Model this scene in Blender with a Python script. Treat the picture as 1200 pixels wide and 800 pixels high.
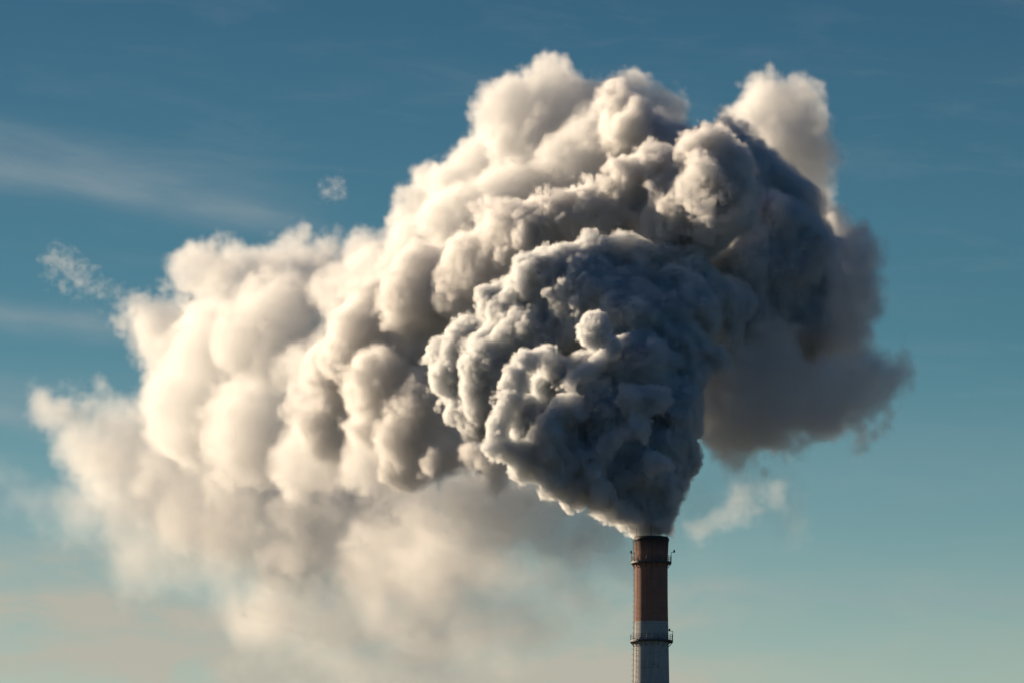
import bpy, math, random
import numpy as np
from mathutils import Vector, Matrix

R = math.radians
for o in list(bpy.data.objects):
    bpy.data.objects.remove(o, do_unlink=True)
scene = bpy.context.scene
col = scene.collection

# ------------------------------------------------------------------ camera
FOCAL, PITCH, EYE = 232.0, 7.77, 1.7
cd = bpy.data.cameras.new('camera')
cd.lens = FOCAL
cd.sensor_width = 36.0
cd.clip_start = 1.0
cd.clip_end = 60000.0
cam = bpy.data.objects.new('camera', cd)
col.objects.link(cam)
cam.location = (0, 0, EYE)
cam.rotation_euler = (R(90 + PITCH), 0, 0)
scene.camera = cam

# ------------------------------------------------------------------ sun and sky
SUN_BEHIND, SUN_EL = 38.0, 17.0            # degrees behind due left of the view, height
ca, sa, ce, se = math.cos(R(SUN_BEHIND)), math.sin(R(SUN_BEHIND)), math.cos(R(SUN_EL)), math.sin(R(SUN_EL))
SUN_DIR = Vector((-ca * ce, sa * ce, se))
sl = bpy.data.lights.new('sun', 'SUN')
sl.energy = 5.0
sl.angle = R(0.5)
sl.color = (1.0, 0.79, 0.56)
sun = bpy.data.objects.new('sun', sl)
col.objects.link(sun)
sun.rotation_euler = SUN_DIR.to_track_quat('Z', 'Y').to_euler()
sun.location = (-300, 0, 300)

scene.view_settings.view_transform = 'Standard'
scene.view_settings.look = 'None'
scene.view_settings.exposure = 0.83
scene.view_settings.gamma = 1.0
cy = scene.cycles
cy.use_denoising = True
cy.denoiser = 'OPENIMAGEDENOISE'
cy.use_adaptive_sampling = True
cy.adaptive_threshold = 0.03
cy.max_bounces = 12
cy.diffuse_bounces = 3
cy.glossy_bounces = 2
cy.transparent_max_bounces = 16
cy.volume_bounces = 9
cy.volume_step_rate = 1.6
cy.volume_max_steps = 512
cy.sample_clamp_indirect = 8.0


class Nodes:
    """Small helper for wiring node trees."""
    def __init__(self, tree):
        self.t = tree
        tree.nodes.clear()

    def new(self, kind, **kw):
        n = self.t.nodes.new(kind)
        for k, v in kw.items():
            setattr(n, k, v)
        return n

    def put(self, sock, v):
        if isinstance(v, bpy.types.NodeSocket):
            self.t.links.new(v, sock)
        elif v is not None:
            sock.default_value = v

    def math(self, op, a, b=None, c=None, clamp=False):
        n = self.new('ShaderNodeMath', operation=op, use_clamp=clamp)
        for i, v in enumerate((a, b, c)):
            if v is not None:
                self.put(n.inputs[i], v)
        return n.outputs[0]

    def mix(self, f, a, b, blend='MIX'):
        n = self.new('ShaderNodeMix', data_type='RGBA', blend_type=blend)
        self.put(n.inputs[0], f)
        self.put(n.inputs[6], a)
        self.put(n.inputs[7], b)
        return n.outputs[2]

    def noise(self, vec, scale, detail=4.0, rough=0.55, dist=0.0):
        n = self.new('ShaderNodeTexNoise')
        if vec is not None:
            self.put(n.inputs['Vector'], vec)
        n.inputs['Scale'].default_value = scale
        n.inputs['Detail'].default_value = detail
        n.inputs['Roughness'].default_value = rough
        n.inputs['Distortion'].default_value = dist
        return n.outputs['Fac']

    def smooth(self, v, lo, hi, a=0.0, b=1.0):
        n = self.new('ShaderNodeMapRange', interpolation_type='SMOOTHSTEP')
        self.put(n.inputs[0], v)
        n.inputs[1].default_value = lo
        n.inputs[2].default_value = hi
        n.inputs[3].default_value = a
        n.inputs[4].default_value = b
        return n.outputs[0]

    def combine(self, x, y, z):
        n = self.new('ShaderNodeCombineXYZ')
        for i, v in enumerate((x, y, z)):
            self.put(n.inputs[i], v)
        return n.outputs[0]


world = bpy.data.worlds.new('World')
scene.world = world
world.use_nodes = True
W = Nodes(world.node_tree)
sky = W.new('ShaderNodeTexSky', sky_type='NISHITA')
sky.sun_disc = False
sky.sun_elevation = R(SUN_EL)
sky.sun_rotation = math.atan2(SUN_DIR.x, SUN_DIR.y)
sky.air_density = 1.0
sky.dust_density = 0.4
sky.ozone_density = 1.6
tc = W.new('ShaderNodeTexCoord')
sep = W.new('ShaderNodeSeparateXYZ')
W.put(sep.inputs[0], tc.outputs['Generated'])
dx, dy_, dz = sep.outputs
az = W.math('MULTIPLY', W.math('ARCTAN2', dx, dy_), 57.29578)        # degrees right of the view
el = W.math('MULTIPLY', W.math('ARCSINE', dz), 57.29578)             # degrees above the horizon
az2 = W.math('MULTIPLY', az, 2.0)                                    # half degrees, for the fine streaks
el2 = W.math('MULTIPLY_ADD', el, 2.0, -0.14)


def cirrus(slope, base, width, az0, az1, seed, strength, nscale=0.6, soft=0.35):
    """One long streak of high cirrus: a soft band of the sky with torn fibres along it."""
    line = W.math('SUBTRACT', el2, W.math('MULTIPLY_ADD', az2, slope, base))
    warp = W.noise(W.combine(W.math('MULTIPLY', az2, 0.30), W.math('MULTIPLY', el2, 0.55), seed), 1.0, 3.0)
    line = W.math('ADD', line, W.math('MULTIPLY', W.math('SUBTRACT', warp, 0.5), width * 1.6))
    band = W.math('POWER', 2.71828, W.math('MULTIPLY', W.math('MULTIPLY', line, line), -1.0 / (width * width)))
    fib = W.noise(W.combine(W.math('MULTIPLY', az2, nscale), W.math('MULTIPLY', line, nscale * 5), seed + 3.1), 1.0, 5.0, 0.6)
    fib = W.smooth(fib, 0.5 - soft, 0.5 + soft, 0.25, 1.0)
    a = W.math('MULTIPLY', W.smooth(az2, az0[0], az0[1]), W.smooth(az2, az1[0], az1[1], 1.0, 0.0))
    return W.math('MULTIPLY', W.math('MULTIPLY', W.math('MULTIPLY', band, fib), a), strength)


def total(parts):
    t_ = parts[0]
    for p_ in parts[1:]:
        t_ = W.math('ADD', t_, p_)
    return W.math('MINIMUM', t_, 0.85)


high = total([
    cirrus(-0.173, 16.75, 0.26, (-14, -9.5), (-4.6, -2.6), 1.0, 0.52, soft=0.5),
    cirrus(-0.22, 16.9, 0.30, (-14, -10.5), (-7.5, -4.0), 21.0, 0.22),
    cirrus(-0.15, 17.3, 0.45, (-14, -10), (-6.0, -2.0), 7.0, 0.18),
    cirrus(-0.10, 14.88, 0.26, (-14, -9.5), (-7.4, -5.6), 2.0, 0.58, soft=0.5),
    cirrus(-0.10, 13.9, 0.35, (-14, -9.5), (-8.0, -5.5), 12.0, 0.15),
    cirrus(-0.20, 12.30, 0.22, (-14, -9.5), (-8.4, -6.8), 3.0, 0.50),
    cirrus(-0.12, 13.4, 0.25, (-14, -9.5), (-8.0, -6.0), 14.0, 0.25),
    cirrus(-0.06, 12.2, 0.40, (-14, -9.5), (-7.5, -4.5), 15.0, 0.35),
    cirrus(-0.04, 11.20, 0.20, (1.0, 5.0), (14.0, 20.0), 8.0, 0.32),
    cirrus(-0.08, 14.0, 0.5, (3.0, 6.0), (14.0, 20.0), 9.0, 0.10),
    cirrus(0.03, 12.6, 0.3, (4.0, 7.0), (14.0, 20.0), 10.0, 0.10),
])
low = total([
    cirrus(-0.05, 11.30, 0.35, (-16, -10), (-6.0, -2.0), 4.0, 0.45),
    cirrus(-0.04, 10.40, 0.35, (-16, -10), (-3.0, 3.0), 5.0, 0.80),
    cirrus(-0.02, 9.60, 0.40, (-16, -9), (1.5, 5.0), 6.0, 0.85),
    cirrus(0.05, 10.50, 0.35, (-3, 0), (1.5, 6.0), 11.0, 0.50),
])
SKY_STRENGTH = 0.05
ramp = W.new('ShaderNodeValToRGB')
W.put(ramp.inputs[0], W.math('DIVIDE', el, 90.0, clamp=True))
for e_, c_ in ((0.0, (1.10, 0.95, 0.78)), (4.7, (0.84, 0.87, 0.80)), (6.2, (0.45, 0.65, 0.67)), (7.8, (0.24, 0.465, 0.53)),
               (11.0, (0.145, 0.305, 0.40)), (25.0, (0.05, 0.30, 0.54)), (60.0, (0.04, 0.32, 0.66))):
    if e_ in (0.0, 60.0):
        st_ = ramp.color_ramp.elements[0 if e_ == 0 else -1]
        st_.position = e_ / 90
    else:
        st_ = ramp.color_ramp.elements.new(e_ / 90)
    st_.color = c_ + (1,)
tinted = W.mix(1.0, sky.outputs[0], ramp.outputs[0], 'MULTIPLY')
# the half of the sky away from the sun is deeper and bluer
away = W.mix(W.smooth(dy_, -0.35, 0.65), (0.26, 0.78, 1.0, 1), (1, 1, 1, 1))
tinted = W.mix(1.0, tinted, away, 'MULTIPLY')
veil = W.noise(W.combine(W.math('MULTIPLY', az2, 0.40), W.math('MULTIPLY', el2, 1.0), 31.0), 1.0, 6.0, 0.55, 0.6)
veil = W.math('MULTIPLY', W.smooth(veil, 0.34, 0.66), W.smooth(W.math('MULTIPLY_ADD', W.noise(W.combine(W.math('MULTIPLY', az2, 0.5), el2, 51.0), 1.0, 5.0), 3.0, el2), 11.6, 14.0, 1.0, 0.0))
veil = W.math('MULTIPLY', veil, W.smooth(az2, 1.5, 6.0, 0.62, 0.12))
low = W.math('MINIMUM', W.math('ADD', low, veil), 0.85)
thread = W.noise(W.combine(W.math('MULTIPLY', az2, 0.30), W.math('MULTIPLY_ADD', az2, 0.10, W.math('MULTIPLY', el2, 1.5)), 41.0), 1.0, 7.0, 0.62, 0.4)
high = W.math('ADD', high, W.math('MULTIPLY', W.smooth(thread, 0.46, 0.74), 0.08))
skycol = W.mix(high, tinted, (3.6, 4.2, 4.5, 1))
skycol = W.mix(low, skycol, (5.5, 5.1, 4.2, 1))
bg = W.new('ShaderNodeBackground')
W.put(bg.inputs[0], skycol)
bg.inputs[1].default_value = SKY_STRENGTH
wo = W.new('ShaderNodeOutputWorld')
W.put(wo.inputs[0], bg.outputs[0])

# ------------------------------------------------------------------ placing
cp, sp_ = math.cos(R(PITCH)), math.sin(R(PITCH))
K = 36.0 / 1200.0 / FOCAL
D0 = 1110.0                                 # horizontal distance to the chimney


def at(px, py, depth):
    """World point seen at (px, py) of the photograph, DEPTH metres beyond the chimney."""
    u, v = (px - 600) * K, (400 - py) * K
    d = (u, cp - v * sp_, sp_ + v * cp)
    t = (D0 + depth) / d[1]
    return np.array((d[0] * t, D0 + depth, EYE + d[2] * t)), t * K


# ------------------------------------------------------------------ materials
def material(name, build):
    m = bpy.data.materials.new(name)
    m.use_nodes = True
    n = Nodes(m.node_tree)
    out = n.new('ShaderNodeOutputMaterial')
    build(n, out)
    return m


def tag(o, label=None, cat=None, group=None, kind=None):
    for k, v in (('label', label), ('category', cat), ('group', group), ('kind', kind)):
        if v:
            o[k] = v
    return o


def link(name, verts, faces, mat, parent=None, smooth=True):
    me = bpy.data.meshes.new(name)
    me.from_pydata(verts, [], faces)
    me.validate()
    if smooth:
        me.polygons.foreach_set('use_smooth', [True] * len(me.polygons))
    me.materials.append(mat)
    o = bpy.data.objects.new(name, me)
    col.objects.link(o)
    if parent is not None:
        o.parent = parent
    return o


# ------------------------------------------------------------------ ground
def _ground(n, out):
    b = n.new('ShaderNodeBsdfPrincipled')
    t = n.new('ShaderNodeTexCoord')
    f = n.noise(t.outputs['Object'], 0.01, 6.0)
    c = n.mix(n.smooth(f, 0.35, 0.65), (0.03, 0.032, 0.03, 1), (0.07, 0.066, 0.06, 1))
    n.put(b.inputs['Base Color'], c)
    b.inputs['Roughness'].default_value = 0.95
    n.put(out.inputs[0], b.outputs[0])


G = 30000.0
ground = link('ground', [(-G, -G, 0), (G, -G, 0), (G, G, 0), (-G, G, 0)], [(0, 1, 2, 3)],
              material('ground', _ground), smooth=False)
tag(ground, kind='structure')

# ------------------------------------------------------------------ chimney
def _shaft(n, out):
    """Painted brick: red above, white below, courses, soot towards the rim, rain streaks."""
    t = n.new('ShaderNodeTexCoord')
    s = n.new('ShaderNodeSeparateXYZ')
    n.put(s.inputs[0], t.outputs['Object'])
    x, y, z = s.outputs
    ang = n.math('ARCTAN2', x, y)
    along = n.math('MULTIPLY', ang, 2.9)
    br = n.new('ShaderNodeTexBrick')
    n.put(br.inputs['Vector'], n.combine(along, z, 0.0))
    br.inputs['Scale'].default_value = 1.0
    br.inputs['Mortar Size'].default_value = 0.012
    br.inputs['Brick Width'].default_value = 0.5
    br.inputs['Row Height'].default_value = 0.16
    br.inputs['Color1'].default_value = (0.9, 0.9, 0.9, 1)
    br.inputs['Color2'].default_value = (1.0, 1.0, 1.0, 1)
    br.inputs['Mortar'].default_value = (0.62, 0.62, 0.62, 1)
    edge = n.math('ADD', z, n.math('MULTIPLY', n.math('SUBTRACT', n.noise(n.combine(along, z, 0.0), 0.8, 3.0), 0.5), 0.25))
    red = n.math('GREATER_THAN', edge, Z_PAINT)
    for lo, hi in ((20.0, 38.0), (56.0, 74.0)):
        red = n.math('ADD', red, n.math('MULTIPLY', n.math('GREATER_THAN', edge, lo), n.math('LESS_THAN', edge, hi)))
    big = n.noise(n.combine(n.math('MULTIPLY', along, 0.5), n.math('MULTIPLY', z, 0.3), 0.0), 1.0, 5.0, 0.6)
    redc = n.mix(big, (0.26, 0.125, 0.09, 1), (0.36, 0.175, 0.125, 1))
    whitec = n.mix(big, (0.32, 0.33, 0.33, 1), (0.46, 0.47, 0.47, 1))
    c = n.mix(red, whitec, redc)
    c = n.mix(1.0, c, br.outputs['Color'], 'MULTIPLY')
    # rings of joints between the lifts
    ring = n.math('LESS_THAN', n.math('FRACT', n.math('DIVIDE', z, 2.5)), 0.03)
    c = n.mix(n.math('MULTIPLY', ring, 0.35), c, (0.05, 0.045, 0.04, 1))
    # rust and rain streaks running down
    st = n.noise(n.combine(n.math('MULTIPLY', along, 2.2), n.math('MULTIPLY', z, 0.10), 4.0), 1.0, 4.0, 0.6)
    stm = n.math('MULTIPLY', n.smooth(st, 0.52, 0.72), n.smooth(z, Z_GAL2 - 9.0, Z_GAL2 - 0.2))
    stm = n.math('MULTIPLY', stm, n.math('LESS_THAN', z, Z_GAL2))
    c = n.mix(n.math('MULTIPLY', stm, 0.6), c, (0.10, 0.085, 0.07, 1))
    st2 = n.smooth(n.noise(n.combine(n.math('MULTIPLY', along, 1.6), n.math('MULTIPLY', z, 0.05), 9.0), 1.0, 5.0, 0.65), 0.5, 0.75)
    c = n.mix(n.math('MULTIPLY', st2, 0.5), c, (0.09, 0.075, 0.065, 1))
    # flaked patches where the bare brick shows
    fl = n.noise(n.combine(along, n.math('MULTIPLY', z, 0.8), 17.0), 0.9, 8.0, 0.7)
    c = n.mix(n.math('MULTIPLY', n.smooth(fl, 0.58, 0.64), 0.55), c, (0.15, 0.115, 0.095, 1))
    # soot runs hanging from the rim
    sr = n.noise(n.combine(n.math('MULTIPLY', along, 2.6), n.math('MULTIPLY', z, 0.06), 23.0), 1.0, 4.0, 0.6)
    c = n.mix(n.math('MULTIPLY', n.smooth(sr, 0.48, 0.68), n.smooth(z, Z_TOP - 13.0, Z_TOP - 1.0, 0.0, 0.7)), c, (0.03, 0.027, 0.025, 1))
    # soot baked on near the mouth
    soot = n.math('ADD', z, n.math('MULTIPLY', n.math('SUBTRACT', n.noise(n.combine(along, n.math('MULTIPLY', z, 0.3), 2.0), 0.9, 4.0), 0.5), 2.5))
    c = n.mix(n.smooth(soot, Z_TOP - 3.4, Z_TOP - 0.3, 0.0, 0.9), c, (0.025, 0.023, 0.022, 1))
    b = n.new('ShaderNodeBsdfPrincipled')
    n.put(b.inputs['Base Color'], c)
    b.inputs['Roughness'].default_value = 0.9
    bump = n.new('ShaderNodeBump')
    bump.inputs['Strength'].default_value = 0.6
    bump.inputs['Distance'].default_value = 0.03
    n.put(bump.inputs['Height'], br.outputs['Fac'])
    bump.invert = True
    n.put(b.inputs['Normal'], bump.outputs[0])
    n.put(out.inputs[0], b.outputs[0])


def simple(colour, rough=0.8, metal=0.0, vary=0.3):
    def f(n, out):
        t = n.new('ShaderNodeTexCoord')
        q = n.noise(t.outputs['Object'], 1.7, 5.0, 0.6)
        dark = tuple(v * (1 - vary) for v in colour[:3]) + (1,)
        b = n.new('ShaderNodeBsdfPrincipled')
        n.put(b.inputs['Base Color'], n.mix(n.smooth(q, 0.35, 0.65), dark, tuple(colour[:3]) + (1,)))
        b.inputs['Roughness'].default_value = rough
        b.inputs['Metallic'].default_value = metal
        n.put(out.inputs[0], b.outputs[0])
    return f


class MB:
    """Collects shapes into one mesh."""
    def __init__(self):
        self.v, self.f = [], []

    def bar(self, a, b, r, n=6):
        a, b = Vector(a), Vector(b)
        d = (b - a).normalized()
        u = d.orthogonal().normalized()
        w = d.cross(u)
        k = len(self.v)
        for p in (a, b):
            for i in range(n):
                t = 2 * math.pi * i / n
                self.v.append(tuple(p + (u * math.cos(t) + w * math.sin(t)) * r))
        for i in range(n):
            j = (i + 1) % n
            self.f.append((k + i, k + j, k + n + j, k + n + i))
        self.f.append(tuple(k + i for i in reversed(range(n))))
        self.f.append(tuple(k + n + i for i in range(n)))

    def lathe(self, prof, n=64, closed=False):
        """Ring of revolution from (radius, z) pairs; CLOSED joins the last pair to the first."""
        k = len(self.v)
        for r, z in prof:
            for i in range(n):
                t = 2 * math.pi * i / n
                self.v.append((r * math.cos(t), r * math.sin(t), z))
        m = len(prof)
        for q in range(m if closed else m - 1):
            a, b = k + q * n, k + ((q + 1) % m) * n
            for i in range(n):
                j = (i + 1) % n
                self.f.append((a + i, a + j, b + j, b + i))

    def hoop(self, R_, z, r, n=64, m=6):
        self.lathe([(R_ + r * math.cos(2 * math.pi * i / m), z + r * math.sin(2 * math.pi * i / m)) for i in range(m)], n, True)

    def box(self, c, sx, sy, sz, rot=0.0):
        k = len(self.v)
        cr, sr = math.cos(rot), math.sin(rot)
        for dz_ in (-1, 1):
            for a, b in ((-1, -1), (1, -1), (1, 1), (-1, 1)):
                X, Y = a * sx / 2, b * sy / 2
                self.v.append((c[0] + X * cr - Y * sr, c[1] + X * sr + Y * cr, c[2] + dz_ * sz / 2))
        for f in ((3, 2, 1, 0), (4, 5, 6, 7), (0, 1, 5, 4), (1, 2, 6, 5), (2, 3, 7, 6), (3, 0, 4, 7)):
            self.f.append(tuple(k + i for i in f))

    def build(self, name, mat, parent=None, smooth=False):
        return link(name, self.v, self.f, mat, parent, smooth)


AX, SC = at(763.2, 640, 0)                  # on the axis near the top
CX = float(AX[0])


def zpix(py):
    return float(at(763.2, py, 0)[0][2])


def rpix(w):
    return w / 2 * SC


Z_TOP = zpix(629)
Z_PAINT = zpix(728.5)
Z_GAL1 = zpix(659)
Z_GAL2 = zpix(751)
Z_FLARE = zpix(668)
M_RAIL = material('painted_steel', simple((0.10, 0.105, 0.11), 0.6, 0.3))
M_DARK = material('sooted_iron', simple((0.03, 0.03, 0.03), 0.7, 0.2))
M_RUST = material('rusty_steel', simple((0.16, 0.10, 0.07), 0.8, 0.2))

chim = bpy.data.objects.new('factory_chimney', None)
col.objects.link(chim)
chim.location = (CX, D0, 0)
tag(chim, 'tall brick chimney painted red above white with two railed walkways, pouring out smoke', 'chimney')


def radius(z):
    """Outer radius of the shaft: wide at the foot, slimmest under the flared mouth."""
    waist, rim, foot = rpix(38.3), rpix(41.3), 5.4
    if z > Z_FLARE:
        t = (z - Z_FLARE) / (Z_TOP - Z_FLARE)
        return waist + (rim - waist) * t ** 1.6
    z2, r2 = zpix(800), rpix(41.4)
    if z > z2:
        t = (Z_FLARE - z) / (Z_FLARE - z2)
        return waist + (r2 - waist) * max(0.0, t - 0.25) / 0.75
    return r2 + (foot - r2) * (z2 - z) / z2


zs = [0.0] + list(np.linspace(4, Z_FLARE, 60)) + list(np.linspace(Z_FLARE, Z_TOP - 0.75, 14))[1:]
s = MB()
prof = [(radius(z), z) for z in zs]
s.lathe(prof, 96)
shaft = s.build('shaft', material('painted_brick', _shaft), chim, True)
rt = radius(Z_TOP)
s = MB()
s.lathe([(rt - 0.02, Z_TOP - 0.752), (rt + 0.05, Z_TOP - 0.70), (rt + 0.05, Z_TOP - 0.30), (rt - 0.12, Z_TOP), (rt - 0.5, Z_TOP), (rt - 0.5, Z_TOP - 6)], 96)
s.build('rim', M_DARK, chim, True)
for a_, h_ in ((12, 1.5), (105, 1.3), (200, 1.4), (268, 1.6)):
    s = MB()
    px_, py_ = (rt - 0.3) * math.cos(R(a_)), (rt - 0.3) * math.sin(R(a_))
    s.bar((px_, py_, Z_TOP - 0.2), (px_, py_, Z_TOP + h_), 0.035)
    s.build('lightning_rod', M_DARK, chim)

M_GRATE = material('walkway_steel', simple((0.07, 0.07, 0.072), 0.7, 0.3))
for gi, (zg, rg) in enumerate(((Z_GAL1, rpix(47.5)), (Z_GAL2, rpix(50.5)))):
    g = bpy.data.objects.new('walkway', None)
    col.objects.link(g)
    g.parent = chim
    g.location = (0, 0, zg)
    rw = radius(zg)
    s = MB()
    s.lathe([(rw - 0.03, 0.0), (rg, 0.0), (rg, -0.16), (rw - 0.03, -0.16)], 72, True)
    s.build('deck', M_GRATE, g)
    for k in range(18):
        s = MB()
        t = 2 * math.pi * (k + 0.5) / 18
        c_, s_ = math.cos(t), math.sin(t)
        s.bar(((rg - 0.05) * c_, (rg - 0.05) * s_, -0.16), ((radius(zg - 0.95) - 0.02) * c_, (radius(zg - 0.95) - 0.02) * s_, -0.95), 0.05)
        s.bar(((rg - 0.05) * c_, (rg - 0.05) * s_, -0.2), ((rw - 0.05) * c_, (rw - 0.05) * s_, -0.2), 0.05)
        s.build('bracket', M_RAIL, g)
    s = MB()
    for hz in (1.1, 0.75, 0.4):
        s.hoop(rg - 0.05, hz, 0.03, 72)
    for k in range(24):
        t = 2 * math.pi * k / 24
        c_, s_ = math.cos(t) * (rg - 0.05), math.sin(t) * (rg - 0.05)
        s.bar((c_, s_, 0.0), (c_, s_, 1.12), 0.035)
    s.lathe([(rg - 0.04, 0.0), (rg - 0.04, 0.16), (rg - 0.06, 0.16), (rg - 0.06, 0.0)], 72)
    s.build('railing', M_RAIL, g)
    # warning lamps on short posts, one on an arm that stands off the rail
    for a_, arm, hh in (((-2, 0.5, 1.75), (178, 0.05, 1.65)) if gi == 0 else ((3, -0.55, 1.75),)):
        c_, s_ = math.cos(R(a_)), math.sin(R(a_))
        p = ((rg - 0.05) * c_, (rg - 0.05) * s_)
        q = ((rg - 0.05 + arm) * c_, (rg - 0.05 + arm) * s_)
        b = MB()
        b.bar((p[0], p[1], 0.0), (p[0], p[1], hh), 0.045)
        b.bar((p[0], p[1], hh), (q[0], q[1], hh + 0.05), 0.045)
        lp = b.build('lamp_post', M_DARK, g)
        b = MB()
        b.lathe([(0.02, 0.42), (0.12, 0.36), (0.16, 0.2), (0.16, 0.0), (0.09, -0.06), (0.02, -0.06)], 12)
        for i, v in enumerate(b.v):
            b.v[i] = (v[0] + q[0], v[1] + q[1], v[2] + hh + 0.05)
        b.build('warning_lamp', M_DARK, lp, True)

# caged ladder on the sunny side
s = MB()
la = R(195)
for side in (-0.25, 0.25):
    pts = []
    for z in np.linspace(3, Z_TOP - 0.4, 60):
        rr = radius(z) + 0.22
        pts.append((rr * math.cos(la) - side * math.sin(la), rr * math.sin(la) + side * math.cos(la), float(z)))
    for a_, b_ in zip(pts[:-1], pts[1:]):
        s.bar(a_, b_, 0.035, 5)
for z in np.arange(3, Z_TOP - 0.5, 0.33):
    rr = radius(z) + 0.22
    s.bar((rr * math.cos(la) + 0.25 * math.sin(la), rr * math.sin(la) - 0.25 * math.cos(la), z),
          (rr * math.cos(la) - 0.25 * math.sin(la), rr * math.sin(la) + 0.25 * math.cos(la), z), 0.02, 4)
lad = s.build('ladder', M_RUST, chim)
for z in np.arange(90, Z_TOP - 1.2, 0.9):
    s = MB()
    rr = radius(z) + 0.22
    cxy = (rr * math.cos(la), rr * math.sin(la))
    pts = []
    for k in range(9):
        t = la - R(100) + R(200) * k / 8
        pts.append((cxy[0] + 0.36 * math.cos(t), cxy[1] + 0.36 * math.sin(t), float(z)))
    for a_, b_ in zip(pts[:-1], pts[1:]):
        s.bar(a_, b_, 0.02, 4)
    s.build('cage_hoop', M_RUST, lad)

# ------------------------------------------------------------------ smoke
QUALITY = 1.0
rng = np.random.default_rng(11)


class Grid:
    """A box of voxels in which puffs are heaped up."""
    def __init__(self, lo, hi, voxel):
        self.h = voxel
        self.lo = np.array(lo, float)
        self.n = np.maximum(8, np.ceil((np.array(hi) - self.lo) / voxel).astype(int) + 1)
        self.ax = [self.lo[i] + np.arange(self.n[i]) * voxel for i in range(3)]

    def empty(self, v=-30.0):
        return np.full(self.n, v, np.float32)

    def splat(self, f, c, r, margin):
        w = r + margin
        a = np.floor((c - w - self.lo) / self.h).astype(int)
        b = np.ceil((c + w - self.lo) / self.h).astype(int) + 1
        a = np.maximum(a, 0)
        b = np.minimum(b, self.n)
        if np.any(b <= a):
            return
        x = ((self.ax[0][a[0]:b[0]] - c[0]) ** 2).astype(np.float32)
        y = ((self.ax[1][a[1]:b[1]] - c[1]) ** 2).astype(np.float32)
        z = ((self.ax[2][a[2]:b[2]] - c[2]) ** 2).astype(np.float32)
        d = x[:, None, None] + y[None, :, None] + z[None, None, :]
        np.sqrt(d, out=d)
        np.subtract(np.float32(r), d, out=d)
        v = f[a[0]:b[0], a[1]:b[1], a[2]:b[2]]
        np.maximum(v, d, out=v)

    def sample(self, f, p):
        i = np.clip(np.rint((p - self.lo) / self.h).astype(int), 0, self.n - 1)
        return f[i[:, 0], i[:, 1], i[:, 2]]

    def noise(self, scale, seed):
        """Smooth random field in 0..1 with features of SCALE metres."""
        r = np.random.default_rng(seed)
        ext = (self.n - 1) * self.h
        m = np.ceil(ext / scale).astype(int) + 3
        out = r.random(tuple(m), dtype=np.float32)
        off = r.random(3)
        for i in range(3):
            g = np.arange(self.n[i]) * self.h / scale + off[i]
            k = np.floor(g).astype(int)
            t = (g - k).astype(np.float32)
            t = t * t * t * (t * (t * 6 - 15) + 10)
            sh = [1, 1, 1]
            sh[i] = -1
            t = t.reshape(sh)
            out = np.take(out, k, i) * (1 - t) + np.take(out, k + 1, i) * t
        return out

    def turb(self, scale, seed, octaves, gain=0.55, billow=False):
        tot, amp, s_ = None, 1.0, 0.0
        for o in range(octaves):
            n_ = self.noise(scale / 2 ** o, seed + 17 * o)
            if billow:
                n_ = np.abs(2 * n_ - 1)
            n_ *= np.float32(amp)
            tot = n_ if tot is None else tot + n_
            s_ += amp
            amp *= gain
        return tot / np.float32(s_)


def warp(grid, f, offs):
    """The field read at places pushed about by three offset fields."""
    ix = []
    for i in range(3):
        sh = [1, 1, 1]
        sh[i] = -1
        p = offs[i] / np.float32(grid.h) + np.arange(grid.n[i], dtype=np.float32).reshape(sh)
        np.clip(p, 0, grid.n[i] - 1.001, out=p)
        ix.append(p)
    k = [p.astype(np.int32) for p in ix]
    t = [p - q for p, q in zip(ix, k)]
    flat = f.ravel()
    n1, n2 = int(f.shape[1]), int(f.shape[2])
    base = (k[0] * n1 + k[1]) * n2 + k[2]
    out = np.zeros(f.shape, np.float32)
    for a in (0, 1):
        for b in (0, 1):
            for c in (0, 1):
                w = (t[0] if a else 1 - t[0]) * (t[1] if b else 1 - t[1]) * (t[2] if c else 1 - t[2])
                out += w * flat[base + (a * n1 + b) * n2 + c]
    return out


def fib_dirs(n):
    k = np.arange(n) + 0.5
    ph = np.arccos(1 - 2 * k / n)
    th = math.pi * (1 + 5 ** 0.5) * k
    return np.stack([np.cos(th) * np.sin(ph), np.sin(th) * np.sin(ph), np.cos(ph)], 1)


def soften(grid, f, radius):
    """Rounds the creases between puffs off over RADIUS metres."""
    k = int(round(radius / grid.h))
    if k < 1:
        return f
    for _ in range(2):
        for ax in range(3):
            pad = [(0, 0)] * 3
            pad[ax] = (k + 1, k)
            c = np.cumsum(np.pad(f, pad, mode='edge'), axis=ax, dtype=np.float32)
            n = f.shape[ax]
            hi_, lo_ = [slice(None)] * 3, [slice(None)] * 3
            hi_[ax], lo_[ax] = slice(2 * k + 1, 2 * k + 1 + n), slice(0, n)
            f = (c[tuple(hi_)] - c[tuple(lo_)]) / np.float32(2 * k + 1)
    return f


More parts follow.
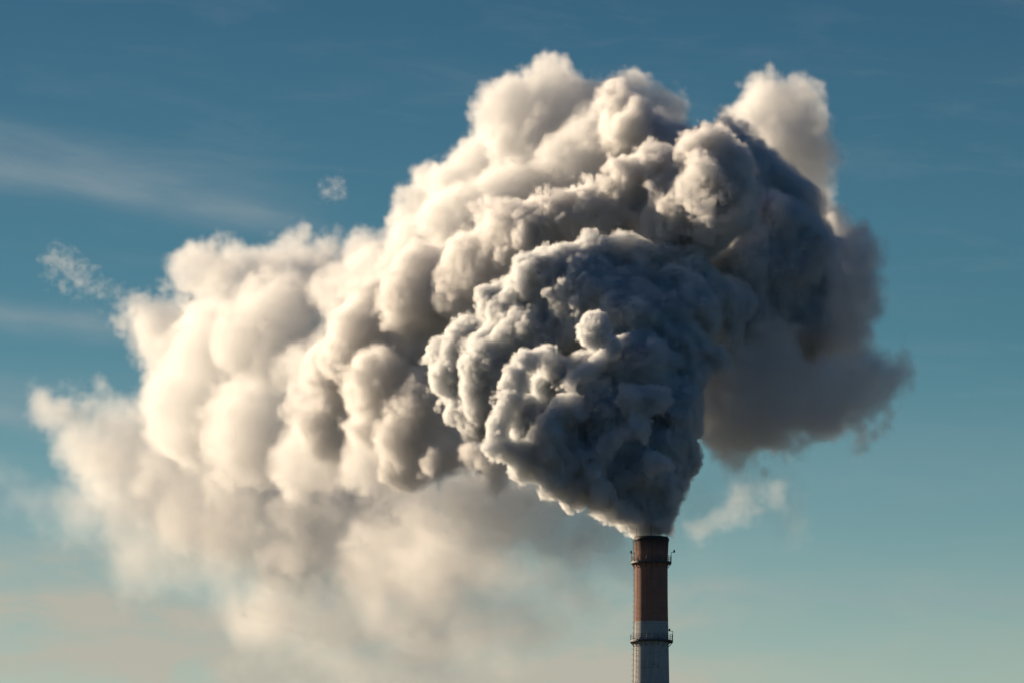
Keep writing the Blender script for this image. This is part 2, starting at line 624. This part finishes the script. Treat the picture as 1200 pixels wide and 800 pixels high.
def heap(grid, puffs, levels, margin, rounding=(1.6, 0.7, 0.25)):
    """Cauliflower: every puff carries smaller puffs over its skin, and those smaller ones again."""
    f = grid.empty()
    cur = puffs
    for c, r in cur:
        grid.splat(f, c, r, margin)
    f = soften(grid, np.maximum(f, np.float32(-8.0)), rounding[0])
    for li, (num, r0, r1, sink, rmin) in enumerate(levels):
        nxt = []
        for c, r in cur:
            q = rng.normal(size=(3, 3))
            q, _ = np.linalg.qr(q)
            dirs = fib_dirs(num) @ q + rng.normal(scale=0.35, size=(num, 3))
            dirs /= np.linalg.norm(dirs, axis=1)[:, None]
            rr = r * (r0 + (r1 - r0) * rng.random(num) ** 1.8)      # many small, few large
            cc = c + dirs * (r - rr * (sink + rng.uniform(-0.25, 0.2, num)))[:, None]
            use = rng.random(num) < 0.72
            for p, q_, u_ in zip(cc, rr, use):
                if u_ and q_ >= rmin:
                    nxt.append((p, q_))
        if not nxt:
            break
        P = np.array([p for p, _ in nxt])
        rad = np.array([q_ for _, q_ in nxt])
        depth = grid.sample(f, P)
        keep = depth < rad * 0.75          # buried ones would not show
        nxt = [nxt[i] for i in np.nonzero(keep)[0]]
        for c, r in nxt:
            grid.splat(f, c, r, margin)
        if li < 2:
            f = soften(grid, f, rounding[li + 1])
        cur = nxt
    return f


def sstep(x, lo, hi):
    t = np.clip((x - lo) / (hi - lo), 0, 1)
    return t * t * (3 - 2 * t)


def surface_net(V, lo, h):
    """Smooth closed skin where V crosses zero."""
    ins = V > 0
    c = None
    allc = None
    for i in (0, 1):
        for j in (0, 1):
            for k in (0, 1):
                s_ = ins[i:ins.shape[0] - 1 + i, j:ins.shape[1] - 1 + j, k:ins.shape[2] - 1 + k]
                c = s_.copy() if c is None else (c | s_)
                allc = s_.copy() if allc is None else (allc & s_)
    act = c & ~allc
    I = np.argwhere(act)
    idx = np.full(act.shape, -1, np.int32)
    idx[act] = np.arange(len(I), dtype=np.int32)
    acc = np.zeros((len(I), 3))
    cnt = np.zeros(len(I))
    corners = [(i, j, k) for i in (0, 1) for j in (0, 1) for k in (0, 1)]
    val = {q: V[I[:, 0] + q[0], I[:, 1] + q[1], I[:, 2] + q[2]].astype(float) for q in corners}
    for q in corners:
        for ax in range(3):
            if q[ax] == 0:
                p = list(q)
                p[ax] = 1
                a, b = val[q], val[tuple(p)]
                m = (a > 0) != (b > 0)
                t = np.where(m, a / np.where(m, a - b, 1), 0)
                pos = np.tile(np.array(q, float), (len(I), 1))
                pos[:, ax] += t
                acc[m] += pos[m]
                cnt[m] += 1
    verts = (I + acc / cnt[:, None]) * h + lo
    quads = []
    for ax in range(3):
        sl0, sl1 = [slice(None)] * 3, [slice(None)] * 3
        sl0[ax], sl1[ax] = slice(0, -1), slice(1, None)
        a, b = ins[tuple(sl0)], ins[tuple(sl1)]
        e = a != b
        E_ = np.argwhere(e)
        o1, o2 = [(ax + 1) % 3, (ax + 2) % 3]
        ok = (E_[:, o1] > 0) & (E_[:, o2] > 0) & (E_[:, o1] < V.shape[o1] - 1) & (E_[:, o2] < V.shape[o2] - 1)
        E_ = E_[ok]
        sgn = a[E_[:, 0], E_[:, 1], E_[:, 2]]
        def cell(d1, d2):
            p = E_.copy()
            p[:, o1] += d1
            p[:, o2] += d2
            return idx[p[:, 0], p[:, 1], p[:, 2]]
        q = np.stack([cell(-1, -1), cell(0, -1), cell(0, 0), cell(-1, 0)], 1)
        q[~sgn] = q[~sgn][:, ::-1]
        quads.append(q)
    return verts, np.concatenate(quads)


def mesh_object(name, verts, quads, mat, parent=None):
    me = bpy.data.meshes.new(name)
    me.vertices.add(len(verts))
    me.vertices.foreach_set('co', verts.astype(np.float32).ravel())
    me.loops.add(quads.size)
    me.loops.foreach_set('vertex_index', quads.astype(np.int32).ravel())
    me.polygons.add(len(quads))
    me.polygons.foreach_set('loop_start', np.arange(0, quads.size, 4, dtype=np.int32))
    me.polygons.foreach_set('use_smooth', np.ones(len(quads), bool))
    me.update(calc_edges=True)
    me.validate()
    me.materials.append(mat)
    o = bpy.data.objects.new(name, me)
    col.objects.link(o)
    if parent is not None:
        o.parent = parent
    return o


def volume_object(name, grid, dens, mat, parent):
    """A volume whose density is the array: geometry nodes read it voxel by voxel."""
    n = [int(v) for v in grid.n]
    me = bpy.data.meshes.new(name)
    me.vertices.add(dens.size)
    hi = grid.lo + (grid.n - 1) * grid.h
    co = np.zeros((dens.size, 3), np.float32)
    co[:] = ((grid.lo + hi) / 2).astype(np.float32)
    co[0], co[1] = grid.lo, hi
    me.vertices.foreach_set('co', co.ravel())
    del co
    me.attributes.new('smoke', 'FLOAT', 'POINT').data.foreach_set('value', np.ascontiguousarray(dens, np.float32).ravel())
    src = bpy.data.objects.new(name + '_voxels', me)
    vd = bpy.data.volumes.new(name)
    vd.materials.append(mat)
    o = bpy.data.objects.new(name, vd)
    col.objects.link(o)
    o.parent = parent
    ng = bpy.data.node_groups.new(name, 'GeometryNodeTree')
    ng.interface.new_socket('Geometry', in_out='INPUT', socket_type='NodeSocketGeometry')
    ng.interface.new_socket('Geometry', in_out='OUTPUT', socket_type='NodeSocketGeometry')
    N = ng.nodes.new
    L = ng.links.new
    gi, go = N('GeometryNodeObjectInfo'), N('NodeGroupOutput')
    gi.inputs['Object'].default_value = src
    pos, sep_ = N('GeometryNodeInputPosition'), N('ShaderNodeSeparateXYZ')
    L(pos.outputs[0], sep_.inputs[0])
    ids = []
    for i in range(3):
        m = N('ShaderNodeMath')
        m.operation = 'SUBTRACT'
        L(sep_.outputs[i], m.inputs[0])
        m.inputs[1].default_value = float(grid.lo[i])
        d = N('ShaderNodeMath')
        d.operation = 'DIVIDE'
        L(m.outputs[0], d.inputs[0])
        d.inputs[1].default_value = grid.h
        k = N('FunctionNodeFloatToInt')
        k.rounding_mode = 'ROUND'
        L(d.outputs[0], k.inputs[0])
        ids.append(k.outputs[0])
    a = N('FunctionNodeIntegerMath')
    a.operation = 'MULTIPLY_ADD'
    L(ids[0], a.inputs[0])
    a.inputs[1].default_value = n[1]
    L(ids[1], a.inputs[2])
    b = N('FunctionNodeIntegerMath')
    b.operation = 'MULTIPLY_ADD'
    L(a.outputs[0], b.inputs[0])
    b.inputs[1].default_value = n[2]
    L(ids[2], b.inputs[2])
    at_ = N('GeometryNodeInputNamedAttribute')
    at_.data_type = 'FLOAT'
    at_.inputs['Name'].default_value = 'smoke'
    si = N('GeometryNodeSampleIndex')
    si.data_type = 'FLOAT'
    si.domain = 'POINT'
    L(gi.outputs['Geometry'], si.inputs[0])
    L(at_.outputs[0], si.inputs[1])
    L(b.outputs[0], si.inputs[2])
    vc = N('GeometryNodeVolumeCube')
    L(si.outputs[0], vc.inputs['Density'])
    vc.inputs['Min'].default_value = [float(v) for v in grid.lo]
    vc.inputs['Max'].default_value = [float(v) for v in hi]
    for q, v in zip(('Resolution X', 'Resolution Y', 'Resolution Z'), n):
        vc.inputs[q].default_value = v
    sm = N('GeometryNodeSetMaterial')
    sm.inputs['Material'].default_value = mat
    L(vc.outputs[0], sm.inputs[0])
    L(sm.outputs[0], go.inputs[0])
    md = o.modifiers.new('smoke', 'NODES')
    md.node_group = ng
    return o


def _volume(colour, aniso):
    def f(n, out):
        v = n.new('ShaderNodeVolumePrincipled')
        v.inputs['Color'].default_value = colour
        v.inputs['Density'].default_value = 1.0
        v.inputs['Density Attribute'].default_value = 'density'
        v.inputs['Anisotropy'].default_value = aniso
        n.put(out.inputs['Volume'], v.outputs[0])
    return f


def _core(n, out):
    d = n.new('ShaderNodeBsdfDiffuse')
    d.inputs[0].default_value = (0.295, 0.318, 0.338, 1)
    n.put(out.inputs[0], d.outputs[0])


M_VOL = material('steam', _volume((0.858, 0.872, 0.88, 1), 0.4))
M_ROLL = material('rolling_steam', _volume((0.885, 0.882, 0.878, 1), 0.4))
def _film(n, out):
    d = n.new('ShaderNodeBsdfDiffuse')
    d.inputs[0].default_value = (0.8, 0.8, 0.8, 1)
    t = n.new('ShaderNodeBsdfTransparent')
    m = n.new('ShaderNodeMixShader')
    m.inputs[0].default_value = 0.003
    n.put(m.inputs[1], t.outputs[0])
    n.put(m.inputs[2], d.outputs[0])
    n.put(out.inputs[0], m.outputs[0])


M_FILM = material('thin_vapour', _film)
M_SOFT = material('thin_steam', _volume((0.905, 0.909, 0.909, 1), 0.4))
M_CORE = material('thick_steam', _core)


def puff(px, py, r, depth):
    # the smoke drifts away from the camera as the wind carries it left
    if depth > 50 and px < 800:
        depth = 50 + (depth - 50) * (1.8 if depth < 80 else 2.2)
    elif 36 <= depth <= 50 and px < 600:
        depth += (600 - px) * 0.18
    elif 15 < depth < 30 and px < 640:
        depth += (640 - px) * 0.10
    p, s_ = at(px, py, depth)
    return p, r * s_


# groups: (px, py, radius px, metres beyond the chimney)
COLUMN = [(763, 626, 15, 0), (752, 615, 20, 0), (770, 606, 24, 0), (740, 598, 24, 0), (778, 585, 28, 1), (724, 580, 30, 0),
          (758, 560, 44, 2), (694, 555, 34, 0), (782, 530, 40, 5), (660, 530, 36, 1), (720, 510, 50, 4), (632, 500, 34, 2),
          (612, 520, 20, 0), (608, 482, 24, 1), (790, 478, 44, 8), (684, 470, 48, 4), (645, 445, 30, 3), (640, 425, 20, 4),
          (745, 440, 60, 9), (795, 420, 44, 12), (716, 415, 22, 4), (690, 430, 22, 3), (760, 390, 44, 14), (808, 380, 32, 15),
          (850, 436, 14, 12), (838, 420, 18, 12)]
RIDGES = [(674, 582, 20, -3), (642, 566, 21, -3), (614, 548, 20, -2), (592, 530, 18, -2), (712, 603, 14, -2), (708, 606, 12, -3), (696, 596, 17, -4), (686, 570, 17, -5), (694, 548, 19, -6), (710, 528, 18, -7), (727, 514, 16, -7), (704, 576, 18, -6), (722, 596, 17, -4), (738, 606, 14, -4),
          (632, 548, 16, -4), (622, 526, 17, -4), (638, 506, 19, -5), (655, 487, 19, -5), (673, 478, 17, -5), (648, 522, 22, -5), (664, 544, 19, -5), (656, 560, 17, -5),
          (586, 524, 17, -3), (584, 498, 19, -3), (596, 474, 18, -3), (604, 448, 19, -2), (620, 424, 20, -2), (638, 416, 16, -1), (606, 542, 16, -3),
          (698, 387, 23, 0), (716, 410, 18, -2), (702, 428, 16, -3), (684, 437, 14, -4), (668, 450, 14, -4), (752, 500, 17, -7), (766, 470, 19, -5), (740, 470, 18, -6), (770, 540, 19, -7)]
NEAR = [(745, 380, 60, 14), (690, 360, 52, 16), (800, 365, 52, 16), (640, 400, 60, 22), (590, 440, 60, 22), (540, 430, 42, 25),
        (514, 412, 24, 25), (560, 480, 42, 24), (570, 508, 24, 24), (545, 470, 30, 26), (600, 370, 44, 24), (560, 400, 36, 25), (640, 335, 46, 22), (616, 345, 34, 21),
        (650, 305, 26, 20), (630, 310, 26, 22), (700, 312, 42, 20), (760, 322, 42, 20), (800, 335, 40, 22), (845, 360, 40, 22), (722, 284, 22, 18), (690, 288, 20, 20)]
CURL = [(838, 205, 52, 22), (852, 238, 46, 22), (805, 240, 52, 24), (812, 185, 34, 25), (770, 205, 34, 29), (740, 222, 40, 31), (715, 250, 46, 33),
        (690, 240, 36, 36), (660, 262, 44, 38), (620, 285, 44, 40), (835, 270, 36, 22), (780, 265, 40, 26),
        (800, 170, 18, 19), (822, 158, 17, 19), (846, 164, 17, 18), (868, 182, 18, 17), (884, 206, 18, 16), (886, 232, 17, 16), (868, 256, 18, 15), (842, 268, 18, 14), (815, 262, 18, 14),
        (804, 216, 17, 12), (830, 192, 20, 12), (852, 222, 18, 11), (824, 238, 18, 11), (808, 190, 16, 13), (760, 190, 16, 26), (736, 200, 18, 28), (712, 214, 18, 30), (790, 238, 16, 13)]
MID = [(500, 350, 64, 45), (450, 350, 44, 48), (425, 345, 30, 48), (560, 330, 60, 44), (610, 290, 60, 46), (440, 400, 60, 46), (400, 440, 46, 48),
       (385, 420, 30, 48), (380, 490, 40, 50), (350, 480, 26, 52), (400, 520, 36, 50), (460, 450, 58, 40), (440, 500, 40, 39), (480, 510, 46, 38), (430, 470, 30, 39),
       (470, 545, 34, 40), (505, 470, 44, 38), (535, 520, 38, 40), (575, 540, 34, 38), (510, 540, 30, 40), (560, 300, 40, 46)]
ARC = [(790, 185, 44, 48), (840, 190, 54, 50), (882, 215, 54, 50), (918, 255, 54, 50), (938, 300, 54, 50), (955, 340, 44, 50), (890, 300, 84, 46),
       (925, 370, 58, 48), (870, 370, 70, 42), (830, 330, 74, 38), (965, 310, 32, 50), (905, 400, 48, 48), (865, 420, 46, 44), (840, 430, 40, 36), (930, 412, 42, 50), (740, 150, 42, 50), (720, 120, 34, 52)]
TOP = [(600, 135, 50, 68), (650, 110, 48, 66), (690, 130, 50, 64), (575, 110, 26, 68), (650, 80, 22, 66), (740, 130, 46, 60), (780, 125, 30, 60),
       (640, 190, 76, 66), (560, 220, 58, 72), (505, 240, 44, 78), (490, 270, 40, 78), (560, 280, 78, 66), (500, 310, 56, 70), (700, 200, 76, 58), (770, 170, 50, 54),
       (440, 320, 46, 80), (600, 250, 70, 62)]
LEFT = [(240, 320, 46, 100), (225, 295, 26, 100), (290, 330, 50, 95), (200, 385, 50, 106), (160, 378, 32, 108), (260, 410, 76, 96), (350, 330, 56, 92), (385, 308, 38, 88), (330, 390, 76, 88),
        (240, 480, 74, 96), (310, 500, 80, 86), (380, 450, 60, 74), (370, 540, 58, 72), (200, 440, 44, 104), (420, 350, 60, 76),
        (440, 550, 48, 62), (300, 310, 36, 96), (345, 300, 36, 92), (430, 314, 44, 84)]
REAR = [(905, 135, 50, 86), (934, 130, 44, 86), (895, 120, 32, 86), (870, 150, 46, 86), (920, 180, 60, 84), (945, 190, 36, 84), (890, 220, 60, 82), (950, 240, 44, 82),
        (975, 290, 50, 66), (1008, 300, 38, 28), (1018, 330, 34, 28), (1000, 345, 46, 30), (960, 350, 60, 52), (985, 395, 44, 44)]
LOW = [(800, 470, 50, 42), (760, 490, 48, 40), (720, 500, 44, 38), (780, 430, 50, 42), (720, 440, 50, 42), (900, 465, 62, 26), (860, 495, 58, 26), (950, 455, 54, 26), (1000, 450, 50, 26), (1030, 448, 38, 26), (1042, 474, 30, 26), (1054, 486, 16, 26), (960, 485, 46, 26), (905, 505, 48, 26),  # leading puffs, unseen behind the column, are added to shade the right-hand lobe
       (1000, 478, 34, 26), (862, 525, 40, 26), (850, 450, 60, 28), (900, 420, 50, 32)]
TATTER = [(100, 480, 44, 112), (68, 478, 38, 112), (150, 520, 66, 110), (110, 530, 56, 112), (190, 500, 46, 110), (220, 560, 86, 104), (150, 580, 60, 108), (300, 585, 84, 96), (380, 600, 84, 88), (450, 605, 76, 80),
          (520, 595, 70, 72), (400, 545, 70, 80), (570, 585, 74, 68), (630, 600, 70, 64), (695, 612, 60, 62), (240, 520, 70, 104), (340, 640, 74, 94), (440, 650, 74, 86), (530, 640, 70, 74), (250, 620, 66, 102),
          (872, 590, 33, 140), (906, 584, 28, 140), (838, 600, 32, 140)]
PUFF = [(385, 224, 19, 90), (380, 231, 14, 90), (393, 234, 14, 90)]
WISP = [(62, 302, 20, 112), (84, 312, 22, 112), (64, 326, 19, 112), (98, 332, 20, 112), (90, 346, 16, 112), (120, 346, 19, 110), (106, 316, 16, 112), (142, 350, 18, 110), (160, 358, 18, 110)]
THIN = [(250, 620, 110, 100), (330, 660, 120, 94), (420, 680, 120, 86), (500, 660, 120, 76), (560, 630, 100, 66), (620, 620, 90, 56), (560, 680, 100, 70), (660, 650, 90, 60), (480, 720, 100, 84),
        (100, 600, 80, 112), (40, 580, 50, 114), (170, 640, 80, 108), (880, 590, 60, 86), (830, 600, 64, 84), (710, 650, 80, 50), (400, 740, 90, 92), (300, 720, 80, 98), (600, 740, 60, 64)]


def puffs(lst):
    return [puff(*q) for q in lst]


def box_of(lst, pad):
    P = np.array([p for p, _ in lst])
    q = np.array([r for _, r in lst])[:, None]
    return (P - q).min(0) - pad, (P + q).max(0) + pad


plume_parts = []
core_list = []


def region(groups, voxel, pad, name, spare=0.0):
    """groups: (puffs, levels, billow (scale, amp), erosion (scale, amp), edge width, density, core depth or None)"""
    allp = [p for g in groups for p in puffs(g[0])]
    lo, hi = box_of(allp, pad + spare)
    grid = Grid(lo, hi, voxel / QUALITY)
    dens = grid.empty(0.0)
    core = grid.empty(-30.0)
    for gi, (lst, levels, wrp, bil, ero, width, sigma, depth, *rnd) in enumerate(groups):
        ps = puffs(lst)
        l2, h2 = box_of(ps, pad + spare)
        a = np.maximum(0, np.floor((l2 - grid.lo) / grid.h).astype(int))
        b = np.minimum(grid.n, np.ceil((h2 - grid.lo) / grid.h).astype(int) + 1)
        sub = Grid(grid.lo + a * grid.h, grid.lo + (b - 1) * grid.h, grid.h)
        sub.n = b - a
        sub.ax = [grid.ax[i][a[i]:b[i]] for i in range(3)]
        sub.lo = grid.lo + a * grid.h
        f = heap(sub, ps, levels, pad, *rnd)
        if wrp:
            offs = [(sub.turb(wrp[0], 500 + 7 * gi + 31 * ax, 5, 0.58) - np.float32(0.5)) * np.float32(wrp[1]) for ax in range(3)]
            # (several octaves: rolls, folds and fine curls)
            f = warp(sub, f, offs)
        if bil:
            f += (sub.turb(bil[0], 100 + gi, 3, 0.5, True) - np.float32(0.4)) * np.float32(bil[1])
        if ero:
            f += (sub.turb(ero[0], 300 + gi, 4, 0.6) - np.float32(0.5)) * np.float32(ero[1])
        d = sstep(f, 0.0, width) * np.float32(sigma)
        sl = tuple(slice(a[i], b[i]) for i in range(3))
        np.maximum(dens[sl], d, out=dens[sl])
        if depth is not None:
            np.maximum(core[sl], f - np.float32(depth), out=core[sl])
    print(name, grid.n, 'voxels', dens.size)
    return grid, dens, core


import time
t0 = time.time()
CRISP = [(16, 0.25, 0.62, 0.8, 1.2), (20, 0.14, 0.42, 0.72, 0.45), (14, 0.2, 0.5, 0.66, 0.26)]
MEDIUM = [(18, 0.22, 0.6, 0.8, 1.2), (20, 0.14, 0.42, 0.72, 0.5), (12, 0.25, 0.5, 0.66, 0.36)]
SOFT = [(22, 0.18, 0.56, 0.78, 1.4), (18, 0.16, 0.45, 0.7, 0.6)]
g1 = region([(COLUMN, CRISP, (4.5, 5.0), (0.9, 0.7), (2.5, 0.9), 0.6, 2.0, 1.6, (1.0, 0.42, 0.0)),
             (RIDGES, CRISP, (4.5, 5.0), (0.9, 0.7), (2.5, 0.9), 0.6, 2.0, 1.6, (0.8, 0.4, 0.0)),
             (NEAR, CRISP, (5.5, 6.0), (1.2, 0.9), (4, 1.5), 0.8, 1.5, 2.0, (1.4, 0.6, 0.2))], 0.19, 3.5, 'near')
g2 = region([(CURL, MEDIUM, (5, 5.5), (1.5, 1.1), (4, 1.6), 0.9, 1.2, 2.3),
             (MID, MEDIUM, (6, 6.5), (1.7, 1.3), (4, 2.4), 1.4, 0.6, 4.0),
             (ARC, MEDIUM, (7, 8), (2.0, 1.0), (5, 2.0), 1.5, 0.9, 3.0)], 0.28, 4.0, 'middle', 4.0)
g3 = region([(TOP, SOFT, (7, 8), (1.7, 1.4), (3, 3.0), 1.8, 0.32, 7.5),
             (LEFT, SOFT, (7, 9), (1.8, 1.4), (3, 3.6), 2.4, 0.17, None),
             (REAR, SOFT, (8, 7), (2.0, 1.3), (3.5, 3.4), 2.4, 0.36, None),
             (LOW, SOFT, (8, 13), (2.2, 2.0), (3.5, 6.0), 2.8, 0.34, None),
             (TATTER, SOFT, (9, 13), (2.4, 1.5), (4, 5.5), 5.0, 0.12, None),
             (THIN, [], (16, 28), None, (6, 10.0), 15.0, 0.055, None)], 0.38, 5.0, 'far', 4.0)
print('fields', time.time() - t0)


def main_piece(v, q):
    """Only the largest connected piece of a skin."""
    lab = np.arange(len(v))
    while True:
        m = lab[q].min(1)
        new = lab.copy()
        for k in range(4):
            np.minimum.at(new, q[:, k], m)
        new = new[new]
        if np.array_equal(new, lab):
            break
        lab = new
    ids, cnt = np.unique(lab, return_counts=True)
    keep = lab == ids[cnt.argmax()]
    idx = np.cumsum(keep) - 1
    qk = keep[q[:, 0]]
    return v[keep], idx[q[qk]]


def skin(name, V, grid, mat, parent=None):
    v, q = main_piece(*surface_net(V, grid.lo, grid.h))
    print(name, len(v))
    return mesh_object(name, v, q, mat, parent)


def every(grid, a, k):
    """A coarser copy of a grid and its array."""
    c = Grid(grid.lo, grid.lo + 1, grid.h * k)
    a = np.ascontiguousarray(a[::k, ::k, ::k])
    c.n = np.array(a.shape)
    return c, a


cg, cdens = every(g3[0], g3[1], 3)
plume = skin('smoke_plume', cdens - np.float32(0.025), cg, M_FILM)
tag(plume, 'huge billowing plume of dark grey and cream smoke pouring from the tall chimney', 'smoke plume')
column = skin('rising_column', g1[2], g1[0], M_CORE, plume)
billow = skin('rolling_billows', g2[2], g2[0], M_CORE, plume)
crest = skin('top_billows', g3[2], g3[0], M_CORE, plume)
volume_object('dense_smoke', g1[0], g1[1], M_VOL, column)
volume_object('rolling_smoke', g2[0], g2[1], M_ROLL, billow)
volume_object('drifting_smoke', g3[0], g3[1], M_SOFT, plume)
del g1, g2, g3
for name, lst, ero, sig, lab in (('smoke_puff', PUFF, (1.6, 4.4), 0.17, 'small pale puff of smoke floating alone in blue sky above the plume'),
                            ('smoke_wisp', WISP, (1.6, 5.4), 0.09, 'torn curling wisp of thin white smoke trailing off the far left of the plume')):
    g = region([(lst, SOFT[:1], (5, 7), None, ero, 3.0, sig, None)], 0.18, 2.0, name)
    cg, cdens = every(g[0], g[1], 3)
    o = skin(name, cdens - np.float32(0.05), cg, M_FILM)
    tag(o, lab, 'smoke')
    volume_object('torn_smoke', g[0], g[1], M_SOFT, o)
print('done', time.time() - t0)
